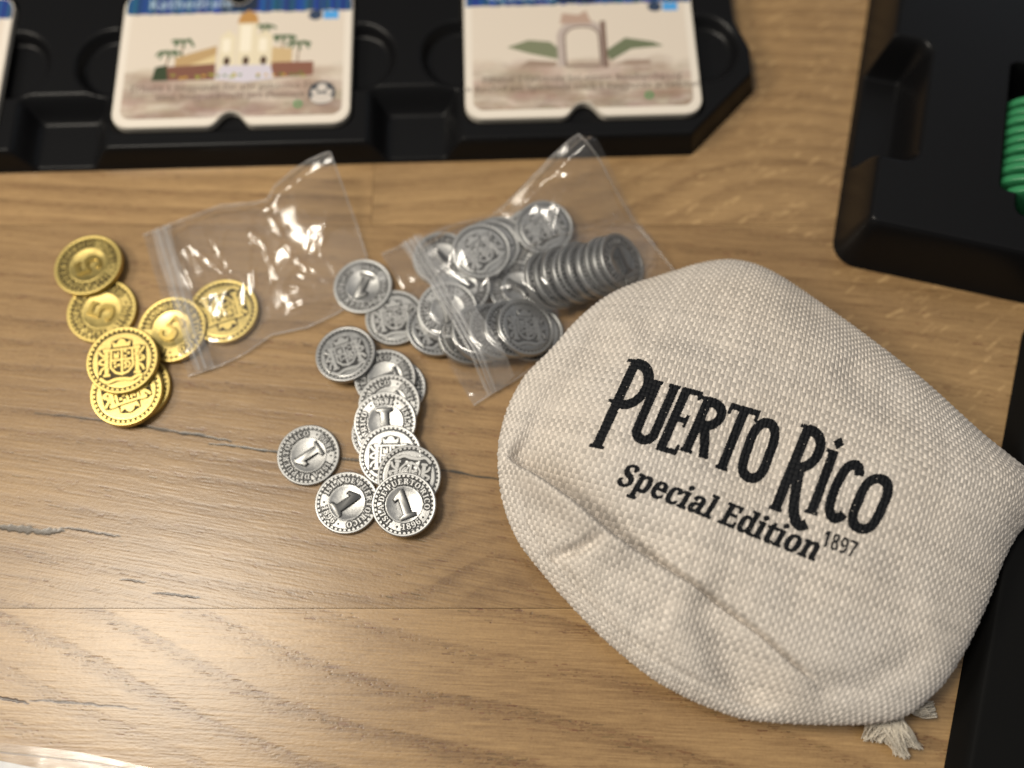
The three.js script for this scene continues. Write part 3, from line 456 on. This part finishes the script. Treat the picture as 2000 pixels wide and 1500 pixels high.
clearBag('coin_bag', 'clear zip bag full of silver coins with ridged zip strip, beside the cloth bag', [
  [[745, 497], [800, 475], [890, 430, 0.004], [960, 410, 0.006], [1005, 375, 0.008], [1060, 330, 0.012], [1105, 290, 0.016], [1130, 262, 0.02]],
  [[925, 792], [968, 765], [1010, 740], [1080, 690], [1150, 640], [1240, 590], [1325, 540]],
  [[745, 497], [805, 595], [865, 693], [925, 792]],
  [[1130, 262, 0.02], [1170, 310, 0.016], [1230, 400, 0.008], [1275, 470, 0.003], [1325, 540]]],
{ seed: 19, skew: 0.62, holds: (x, z) => x > -30 && x < 60 && z > -70 && z < -5, creases: [[30, 26, 1.8, 0.3], [-20, 21, 0.8, 0.1], [75, 15, 0.5, 0.6], [10, 9, 0.3, 0.2], [-10, 7, 0.2, 0.1]],
  peak: (u, v) => 0.019 * sstep(0.5, 1, u) * (1 - sstep(0, 0.6, v)), loft: (u, v) => 0.010 * sstep(0, 0.3, u) * (1 - v) * sstep(0, 0.16, v) + 0.004 * Math.sin(Math.PI * Math.min(1, u * 1.1)) * Math.sin(Math.PI * v), lift: () => 0, rails: [[0.115, 1.1], [0.14, 0.8], [0.165, 1.1]], strip: [0.09, 0.19],
  ridges: [[1105, 330, 1012, 390, 1.6, 2.2], [1012, 390, 1000, 400, 1.2, 1.8], [1160, 320, 1145, 385, 1.4, 1.9], [1145, 385, 1110, 420, 1.4, 2], [1060, 390, 1115, 395, 1.3, 2], [1180, 390, 1205, 430, 1.9, 2.6], [1190, 425, 1240, 440, 1.5, 2.2], [1110, 420, 1180, 470, 0.9, 1.5], [866, 575, 900, 620, 1.6, 1.9], [845, 610, 880, 650, 1.6, 1.9], [1250, 500, 1275, 515, 1.4, 1.6], [820, 500, 900, 560, 0.8, 1.6], [1120, 300, 1125, 330, 1.2, 1.4]] });
{ // a third sheet of clear film reaching in at the lower left corner
  const t = thing('plastic_sleeve', 'flat clear plastic sleeve edge at the lower left corner of the table', 'plastic sleeve', [0, 0, 0]);
  const E = [[[-120, 1432], [0, 1450], [160, 1470], [340, 1510], [520, 1558]], [[-160, 1640], [0, 1650], [160, 1650], [340, 1650], [520, 1650]], [[-120, 1432], [-160, 1640]], [[520, 1558], [520, 1650]]].map(at);
  part('film_sheet', patch(...E, 120, 60, (u, v, x, z) => 0.0005 + 0.0003 * noise(x * 300, z * 300, 4) * v), film, t);
  const w = [[-60, 1478, 0.0004], [0, 1487, 0.0004], [80, 1504, 0.0004], [200, 1530, 0.0004]].map(([a, b, y]) => { const q = P(a, b, y); return V3(q[0], y, q[1]); });
  const c = new THREE.CatmullRomCurve3([[-120, 1452], [0, 1469], [100, 1480], [180, 1490], [260, 1505], [420, 1545]].map(([a, b]) => { const q = P(a, b, 0.0016); return V3(q[0], 0.0016, q[1]); }));
  part('sealed_edge', new THREE.TubeGeometry(c, 80, 0.00026, 8), zip, t);
  const card = thing('paper_card', 'white card corner under the clear sleeve at the lower left', 'card', [0, 0, 0]);
  const s = new THREE.Shape([[-60, 1480], [0, 1486], [90, 1504], [90, 1640], [-60, 1640]].map(([a, b]) => { const q = P(a, b, 0.0004); return new THREE.Vector2(q[0], -q[1]); }));
  part('card_sheet', new THREE.ExtrudeGeometry(s, { depth: 0.0004, bevelEnabled: false }).rotateX(-Math.PI / 2).translate(0, 0.0001, 0), new THREE.MeshStandardMaterial({ name: 'white_card', color: lin(0.7, 0.7, 0.7), roughness: 0.7 }), card);
}

// ---------------------------------------------------------------- the cloth bag
{
  const bag = thing('cloth_bag', 'cream burlap pouch printed with black game title, lying full on the table', 'pouch');
  const YE = 14;                                                             // millimetres: height of its widest outline
  const rim = [[1440, 509], [1500, 528], [1600, 592], [1700, 664], [1800, 742], [1920, 850], [1985, 902], [2026, 936], [2034, 962], [2022, 1000], [1983, 1052], [1958, 1100], [1934, 1165], [1880, 1280], [1830, 1350], [1765, 1400], [1700, 1414], [1600, 1416], [1500, 1411], [1440, 1402], [1300, 1343], [1200, 1268], [1120, 1190], [1050, 1110], [1010, 1056], [986, 1000], [973, 930], [973, 866], [990, 800], [1022, 738], [1078, 680], [1130, 622], [1200, 570], [1300, 535], [1385, 511]].map(([a, b]) => P(a, b, YE / 1000).map((q) => q * 1000));
  const C = P(1490, 930, 0.03).map((q) => q * 1000), rc = new THREE.CatmullRomCurve3(rim.map(([x, z]) => V3(x - C[0], 0, z - C[1])), true, 'centripetal').getPoints(720), NA = 1440, RT = new Float32Array(NA + 1);
  const angs = rc.map((p) => [Math.atan2(p.z, p.x), Math.hypot(p.x, p.z)]).sort((a, b) => a[0] - b[0]);
  for (let i = 0, j = 0; i <= NA; i++) { const a = -Math.PI + (2 * Math.PI * i) / NA; while (j < angs.length && angs[j][0] < a) j++; const p = angs[(j + angs.length - 1) % angs.length], q = angs[j % angs.length]; let d = q[0] - p[0]; if (d < 0) d += 2 * Math.PI; let e = a - p[0]; if (e < 0) e += 2 * Math.PI; RT[i] = mix(p[1], q[1], d > 1e-6 ? Math.min(1, e / d) : 0); }
  const reach = (a) => { const f = ((a + Math.PI) / (2 * Math.PI)) * NA, i = Math.min(NA - 1, Math.max(0, Math.floor(f))); return mix(RT[i], RT[i + 1], f - i); };
  const line = (pts, y = 0.024) => pts.map(([a, b]) => P(a, b, y).map((q) => q * 1000));
  function near(L, x, z) {                                                   // signed distance (positive on the right of travel), and how far along
    let best = 1e9, s = 0, t = 0;
    for (let i = 0; i < L.length - 1; i++) { const ex = L[i + 1][0] - L[i][0], ez = L[i + 1][1] - L[i][1], wx = x - L[i][0], wz = z - L[i][1], k = Math.min(1, Math.max(0, (wx * ex + wz * ez) / (ex * ex + ez * ez))), d = Math.hypot(wx - ex * k, wz - ez * k); if (d < best) { best = d; s = ex * wz - ez * wx > 0 ? 1 : -1; t = (i + k) / (L.length - 1); } }
    return [best * s, t];
  }
  const seam = line([[976, 868], [1020, 905], [1070, 940], [1130, 985], [1200, 1042], [1262, 1082], [1330, 1130], [1400, 1178], [1480, 1240], [1550, 1300], [1612, 1346]]);
  const pleat = line([[1185, 1052], [1130, 1078], [1080, 1090], [1040, 1090]], 0.022), dent = line([[1335, 1150], [1385, 1235], [1430, 1330], [1462, 1392]], 0.020), corner = line([[1612, 1346], [1690, 1335], [1760, 1300], [1830, 1240]], 0.022);
  const softs = [[line([[1228, 622], [1150, 700], [1065, 800], [1000, 862]], 0.028), 2.6, 7], [line([[1228, 622], [1330, 642], [1480, 692]], 0.032), 1.6, 5], [line([[1640, 690], [1700, 760], [1790, 800]], 0.03), 1.8, 7], [line([[1500, 1130], [1600, 1180], [1720, 1190], [1830, 1150]], 0.03), 1.6, 10]];
  const gauss = (d, w) => Math.exp(-(d * d) / (w * w));
  function form(x, z, r) {                                                   // height of the cloth over the table, millimetres
    let y = YE + 18.5 * Math.pow(Math.max(0, 1 - Math.pow(r, 2.8)), 0.62);
    const m = 1 - sstep(0.86, 1, r), [s, t] = near(seam, x, z), a = sstep(0, 0.06, t) * (1 - sstep(0.88, 1, t));
    const lip = a * mix(7.4, 0.5, sstep(0.18, 0.55, t));
    y += m * (lip * gauss(s - 2.6, 4.6) * (s > -1 ? 1 : 0.9) - a * (2.8 + 1.6 * (1 - t)) * gauss(s + 0.3, 0.75 + 2.6 * (s < 0 ? 1 - sstep(0.3, 0.6, t) : 0)) - lip * 0.35 * sstep(-9, 0, s) * (s < 0 ? 1 : 0));
    const pin = a * (1 - sstep(0.42, 0.66, t)); y -= m * pin * 6.0 * (s < 0 ? gauss(s, 8) : gauss(s, 1.5));
    y -= a * m * 2.2 * sstep(0, 14, s) * (1 - sstep(14, 40, s)) * sstep(0.35, 0.7, t);
    const [dp, tp] = near(pleat, x, z); y -= m * 3.0 * gauss(dp - 0.6, 1.7) * sstep(0, 0.2, tp) * (1 - sstep(0.8, 1, tp)) - m * 1.2 * gauss(dp + 4, 4) * (1 - tp);
    const [dd, td] = near(dent, x, z), da = sstep(0, 0.2, td) * m; y += da * (3.0 * gauss(dd - 9, 7.5) - 4.2 * gauss(dd + 3, 6.5));
    const [dc, tc] = near(corner, x, z); y -= m * 1.8 * gauss(dc, 4) * (1 - sstep(0.6, 1, tc));
    y -= 1.3 * sstep(5, 13, s) * gauss((r - 0.925) / 0.014, 1) * sstep(0.02, 0.2, t) * (1 - sstep(0.8, 0.98, t));   // the hem along the bottom
    for (const [L, dep, wid] of softs) { const [d, tt] = near(L, x, z); if (Math.abs(d) < 3 * wid) y -= m * dep * gauss(d, wid) * sstep(0, 0.25, tt) * (1 - 0.7 * sstep(0.75, 1, tt)); }
    y += m * (3.2 * (fbm(x * 0.028 + 3, z * 0.028, 41) - 0.5) + 1.1 * (noise(x * 0.09, z * 0.06, 43) - 0.5));
    return y;
  }
  // the weave: two sets of uneven yarns over and under one another
  const DIR = Math.atan2(0.34, 0.94), cd = Math.cos(DIR), sd = Math.sin(DIR), PITCH = 1.36, PITCH2 = 1.56;
  const yarn = (x, z) => { let s = (x * cd + z * sd) / PITCH, t = (-x * sd + z * cd) / PITCH2; const s0 = s, t0 = t; s += 0.9 * (noise(t0 * 0.05, s0 * 0.12, 61) - 0.5) + 0.35 * (noise(s0 * 0.5, t0 * 0.12, 62) - 0.5); t += 0.9 * (noise(s0 * 0.05, t0 * 0.12, 63) - 0.5) + 0.35 * (noise(t0 * 0.5, s0 * 0.12, 64) - 0.5); return [s, t]; };
  function weave(x, z) {
    const [s, t] = yarn(x, z), i = Math.floor(s), j = Math.floor(t), fs = (s - i - 0.5) * 2, ft = (t - j - 0.5) * 2, over = (i + j) & 1;
    const w1 = 0.82 + 0.3 * hash(i, 1, 71), w2 = 0.82 + 0.3 * hash(j, 2, 72), p = (f, w) => Math.sqrt(Math.max(0, 1 - (f / w) * (f / w) * 0.92)), c = (f) => 0.5 + 0.5 * Math.cos(f * Math.PI * 0.5);
    const a = p(fs, 0.78 * w1) * (over ? 0.40 + 0.60 * c(ft) : 0.36 - 0.36 * c(ft)), b = p(ft, w2) * (over ? 0.36 - 0.3 * c(fs) : 0.40 + 0.30 * c(fs));
    return [Math.max(a, b), a > b ? hash(i, 5, 73) : hash(j, 6, 74), hash(i, j, 75), a > b ? 1 : 0];
  }
  // the print, drawn in the units of the letters (one unit about 0.15 mm)
  const MA = -60, MB = 270, MW = 720, MH = 470, MS = 2, mc = canvas(MW * MS, MH * MS), g = mc.getContext('2d');
  g.fillStyle = '#000'; g.fillRect(0, 0, MW * MS, MH * MS); g.lineJoin = 'miter';
  const glyph = (ca, b0, h, slant, lw, fn, col) => { g.save(); g.setTransform(MS, 0, -slant * -MS, -MS, (ca - MA) * MS, (MB - b0) * MS); g.strokeStyle = g.fillStyle = col; g.lineWidth = lw; g.lineCap = 'butt'; fn(h); g.restore(); };
  const path = (...c) => { g.beginPath(); for (const q of c) q.length === 2 ? (g.__m ? g.lineTo(...q) : g.moveTo(...q), (g.__m = 1)) : g.bezierCurveTo(...q); g.__m = 0; g.stroke(); };
  const st = (pts) => { g.beginPath(); pts.forEach((q, i) => (q.length === 6 ? g.bezierCurveTo(...q) : i ? g.lineTo(...q) : g.moveTo(...q))); g.stroke(); };
  const serif = (x, y, w = 12) => { const l = g.lineWidth; g.lineWidth = 7; st([[x - w, y], [x + w, y]]); g.lineWidth = l; };
  const Pp = (h) => { st([[-20, 0], [-20, h]]); serif(-20, 3, 15); serif(-29, h - 4, 9); st([[-20, h - 8], [12, h - 6, 28, h * 0.80, 21, h * 0.66], [15, h * 0.54, 2, h * 0.46, -20, h * 0.50]]); serif(-30, h * 0.5, 8); };
  const Uu = (h) => { st([[-18, h], [-18, 26], [-18, 2, 18, 2, 18, 26], [18, h]]); serif(-18, h - 3); serif(18, h - 3); };
  const Ee = (h) => { st([[-12, 0], [-12, h]]); const l = g.lineWidth; g.lineWidth = 11; st([[-20, 5], [20, 5]]); st([[-20, h - 5], [20, h - 5]]); st([[-12, h * 0.52], [12, h * 0.52]]); g.lineWidth = 7; st([[18, 1], [18, 20]]); st([[18, h - 1], [18, h - 18]]); st([[12, h * 0.42], [12, h * 0.62]]); g.lineWidth = l; };
  const Rr = (tail) => (h) => { st([[-18, 0], [-18, h]]); serif(-18, 3, 13); serif(-26, h - 4, 8); st([[-18, h - 8], [9, h - 6, 22, h * 0.84, 17, h * 0.68], [12, h * 0.56, 0, h * 0.50, -18, h * 0.52]]); tail ? st([[-6, h * 0.52], [6, h * 0.3, 8, 10, 28, -8], [36, -14, 42, -12, 48, -6]]) : st([[-4, h * 0.52], [6, h * 0.3, 14, h * 0.2, 18, 0]]); if (!tail) serif(19, 3, 9); };
  const Tt = (h) => { st([[0, 0], [0, h]]); serif(0, 3, 13); const l = g.lineWidth; g.lineWidth = 12; st([[-28, h - 6], [28, h - 6]]); g.lineWidth = 7; st([[-27, h], [-27, h - 22]]); st([[27, h], [27, h - 22]]); g.lineWidth = l; };
  const Oo = (w) => (h) => { st([[0, h - 8], [w * 1.25, h - 8, w * 1.15, h * 0.6, w * 1.08, h * 0.5], [w * 1.15, h * 0.3, w * 1.1, 8, 0, 8], [-w * 1.1, 8, -w * 1.15, h * 0.3, -w * 1.08, h * 0.5], [-w * 1.15, h * 0.6, -w * 1.25, h - 8, 0, h - 8]]); };
  const Ii = (h) => { st([[0, 0], [0, h]]); serif(0, 3, 13); serif(-4, h - 3, 11); g.beginPath(); g.moveTo(4, h + 3); g.lineTo(14, h + 16); g.lineTo(4, h + 29); g.lineTo(-8, h + 16); g.closePath(); g.fill(); };
  const Cc = (h) => { st([[18, h - 28], [15, h - 5, -4, h - 5, -11, h - 26], [-18, h * 0.6, -18, h * 0.35, -14, 24], [-7, 4, 9, 4, 17, 22]]); };
  const R_ = '#f00', G_ = '#0f0', B_ = '#00f';
  for (const [ca, b0, h, sl, lw, fn] of [[29, 3, 187, 0.14, 20, Pp], [91, 32, 126, 0.13, 19, Uu], [143, 29, 129, 0.15, 19, Ee], [198, 40, 112, 0.16, 19, Rr(0)], [257, 31, 124, 0.13, 19, Tt], [314, 25, 120, 0.09, 19, Oo(20)], [395, -10, 165, 0.155, 20, Rr(1)], [444, 2, 122, 0.14, 19, Ii], [486, -1, 122, 0.15, 19, Cc], [540, -3, 110, 0.20, 19, Oo(21)]]) glyph(ca, b0, h, sl, lw, fn, R_);
  g.setTransform(MS, 0, 0, MS, 0, 0); g.fillStyle = G_; g.save(); g.translate(66 - MA, MB + 47); g.rotate(rad(3.5)); g.transform(1, 0, -0.24, 1, 0, 0); g.font = 'bold 54px serif'; g.scale(408 / g.measureText('Special Edition').width, 1); g.fillText('Special Edition', 0, 0); g.strokeStyle = G_; g.lineWidth = 2.5; g.strokeText('Special Edition', 0, 0); g.restore();
  g.save(); g.fillStyle = B_; g.translate(475 - MA, MB + 44); g.rotate(rad(3)); g.font = 'bold 40px sans-serif'; g.scale(70 / g.measureText('1897').width, 1); g.fillText('1897', 0, 0); g.restore();
  const md = g.getImageData(0, 0, MW * MS, MH * MS).data;
  const o0 = P(1155, 875, 0.0305), oa = P(1155 + 95.4 * 4, 875 + 30.1 * 4, 0.0305), ob = P(1155 + 30.1 * 4, 875 - 95.4 * 4, 0.0305);
  const ax = (oa[0] - o0[0]) * 2.5, az = (oa[1] - o0[1]) * 2.5, bx = (ob[0] - o0[0]) * 2.5, bz = (ob[1] - o0[1]) * 2.5, det = ax * bz - az * bx;   // mm per unit
  const ink = (x, z) => { const dx = x - o0[0] * 1000, dz = z - o0[1] * 1000, a = (dx * bz - dz * bx) / det, b = (ax * dz - az * dx) / det, i = Math.round((a - MA) * MS), j = Math.round((MB - b) * MS); if (i < 0 || j < 0 || i >= MW * MS || j >= MH * MS) return 0; const k = (j * MW * MS + i) * 4; return md[k] > 127 ? 1 : md[k + 1] > 127 ? 2 : md[k + 2] > 127 ? 3 : 0; };
  // one sheet: a square grid bent onto the outline, then down and under
  const N = 760, pos = new Float32Array((N + 1) * (N + 1) * 3), uv = new Float32Array((N + 1) * (N + 1) * 2), tag = new Uint8Array((N + 1) * (N + 1)), arc = new Map();
  const arcOf = (r, R) => r * R * (1 + 0.17 * r ** 4);                         // length along the cloth from the middle outwards
  for (let j = 0; j <= N; j++) for (let i = 0; i <= N; i++) {
    const a = (2 * i) / N - 1, b = (2 * j) / N - 1, m = Math.max(Math.abs(a), Math.abs(b)), k = j * (N + 1) + i;
    let th = 0; if (m > 0) th = Math.abs(a) >= Math.abs(b) ? (Math.PI / 4) * (b / a) + (a < 0 ? Math.PI : 0) : Math.PI / 2 - (Math.PI / 4) * (a / b) + (b < 0 ? Math.PI : 0);
    th = Math.atan2(Math.sin(th), Math.cos(th));
    const R = reach(th), q = m * 1.12, r = q <= 1 ? q : 1 - (q - 1) * 0.9, x = C[0] + Math.cos(th) * R * r, z = C[1] + Math.sin(th) * R * r;
    const L = arcOf(q, R), tx = Math.cos(th) * L, tz = Math.sin(th) * L;
    let y = q <= 1 ? form(x, z, r) : YE * (1 - sstep(1, 1.12, q)) + 0.2, nx = 0, ny = 1, nz = 0;
    if (q > 0.9) { const w = sstep(0.9, 1.02, q); nx = Math.cos(th) * w; nz = Math.sin(th) * w; ny = 1 - w + 0.05; const l = Math.hypot(nx, ny, nz); nx /= l; ny /= l; nz /= l; }
    const [wh] = weave(tx, tz), hgt = 0.54 * (wh - 0.6);
    pos.set([(x + nx * hgt) / 1000, Math.max(0.0001, (y + ny * hgt) / 1000), (z + nz * hgt) / 1000], k * 3); uv.set([(tx + 90) / 180, (tz + 90) / 180], k * 2);
    tag[k] = q < 0.95 ? ink(x, z) : 0;
    if (tag[k] && wh < 0.12 && hash(i, j, 9) > 0.8) tag[k] = 0;               // ink missing in some deep gaps
  }
  const idx = [[], [], [], []];
  for (let j = 0; j < N; j++) for (let i = 0; i < N; i++) {
    const k = j * (N + 1) + i, q = [k, k + 1, k + N + 1, k + N + 2];
    for (const [u, v, w] of (i + j) & 1 ? [[q[0], q[2], q[1]], [q[1], q[2], q[3]]] : [[q[0], q[2], q[3]], [q[0], q[3], q[1]]]) { const t = tag[u] && tag[u] === tag[v] ? tag[u] : tag[w] && (tag[w] === tag[u] || tag[w] === tag[v]) ? tag[w] : 0; idx[t].push(u, v, w); }
  }
  const whole = new THREE.BufferGeometry(); whole.setAttribute('position', new THREE.BufferAttribute(pos, 3)); whole.setAttribute('uv', new THREE.BufferAttribute(uv, 2)); whole.setIndex([...Array(0)].concat(idx[0])); 
  { const all = new THREE.BufferGeometry(); all.setAttribute('position', whole.attributes.position); const ii = new Uint32Array(idx[0].length + idx[1].length + idx[2].length + idx[3].length); let o = 0; for (const l of idx) { ii.set(l, o); o += l.length; } all.setIndex(new THREE.BufferAttribute(ii, 1)); all.computeVertexNormals(); whole.setAttribute('normal', all.attributes.normal); }
  const TN = 2048, ct = canvas(TN, TN), gt = ct.getContext('2d'), im = gt.createImageData(TN, TN);
  for (let j = 0; j < TN; j++) for (let i = 0; i < TN; i++) {                 // yarn by yarn tone, slubs and fibres
    const x = (i / TN) * 180 - 90, z = (j / TN) * 180 - 90, [, tone, cell, warp] = weave(x, z), f = (warp ? 1.20 : 0.80) + 0.16 * (tone - 0.5) + 0.12 * (cell - 0.5) + 0.14 * (noise(x * 4.5, z * 4.5, 81) - 0.5), k = (j * TN + i) * 4, w = fbm(x * 0.03, z * 0.03, 83) - 0.5;
    im.data[k] = s8(0.60 * f); im.data[k + 1] = s8(0.548 * f * (1 + 0.04 * w)); im.data[k + 2] = s8(0.490 * f * (1 + 0.10 * w)); im.data[k + 3] = 255;
  }
  gt.putImageData(im, 0, 0); const ctx = tex(ct, true); ctx.flipY = false;
  part('woven_cloth', whole, new THREE.MeshPhysicalMaterial({ name: 'burlap', map: ctx, roughness: 0.72, sheen: 0.25, sheenColor: lin(1, 0.97, 0.92), sheenRoughness: 0.5, side: THREE.DoubleSide }), bag);
  const inkMat = new THREE.MeshPhysicalMaterial({ name: 'black_ink', color: lin(0.006, 0.007, 0.009), roughness: 0.65, specularIntensity: 0.35, side: THREE.DoubleSide });
  [['printed_title', 1], ['printed_subtitle', 2], ['printed_year', 3]].forEach(([n, k]) => {
    const G = new THREE.BufferGeometry(); const map = new Map(), p = [], nn = [], ii = [];
    for (const v of idx[k]) { if (!map.has(v)) { map.set(v, p.length / 3); p.push(pos[v * 3], pos[v * 3 + 1], pos[v * 3 + 2]); const na = whole.attributes.normal; nn.push(na.getX(v), na.getY(v), na.getZ(v)); } ii.push(map.get(v)); }
    G.setAttribute('position', new THREE.Float32BufferAttribute(p, 3)); G.setAttribute('normal', new THREE.Float32BufferAttribute(nn, 3)); G.setIndex(ii); part(n, G, inkMat, bag, ['', 'black printed words PUERTO RICO', 'black printed words Special Edition', 'small black printed number 1897'][k]);
  });
  // frayed cord ends at the lower right
  const R = rng(404), yarnMat = new THREE.MeshPhysicalMaterial({ name: 'cord_fibre', color: lin(0.70, 0.64, 0.54), roughness: 0.8, sheen: 0.3, sheenColor: lin(1, 1, 0.95) });
  const tuft = (from, ends, n, name) => {
    const gs = [];
    for (let i = 0; i < n; i++) {
      const f = R(), e = ends[0].map((v, d) => mix(v, ends[1][d], f) + (R() - 0.5) * 10), b = [from[0] + (R() - 0.5) * from[2], from[1] + (R() - 0.5) * from[2] * 0.5], y0 = 0.006 + 0.003 * R(), y1 = 0.001 + 0.005 * R(), A = P(b[0], b[1], y0), B = P(e[0], e[1], y1), M = P(mix(b[0], e[0], 0.5) + (R() - 0.5) * 16, mix(b[1], e[1], 0.5) + (R() - 0.5) * 12, 0.008);
      gs.push(new THREE.TubeGeometry(new THREE.CatmullRomCurve3([V3(A[0], y0, A[1]), V3(M[0], 0.004 + 0.005 * R(), M[1]), V3(B[0], y1, B[1])]), 8, 0.00007 + 0.00014 * R(), 4));
    }
    part(name, flat(gs), yarnMat, bag);
  };
  tuft([1735, 1400, 60], [[1684, 1442], [1802, 1460]], 260, 'frayed_cord_end'); tuft([1735, 1400, 40], [[1745, 1470], [1775, 1480]], 110, 'frayed_cord_end'); tuft([1785, 1385, 26], [[1818, 1372], [1826, 1398]], 130, 'frayed_cord_end');
}

renderer.render(scene, camera);
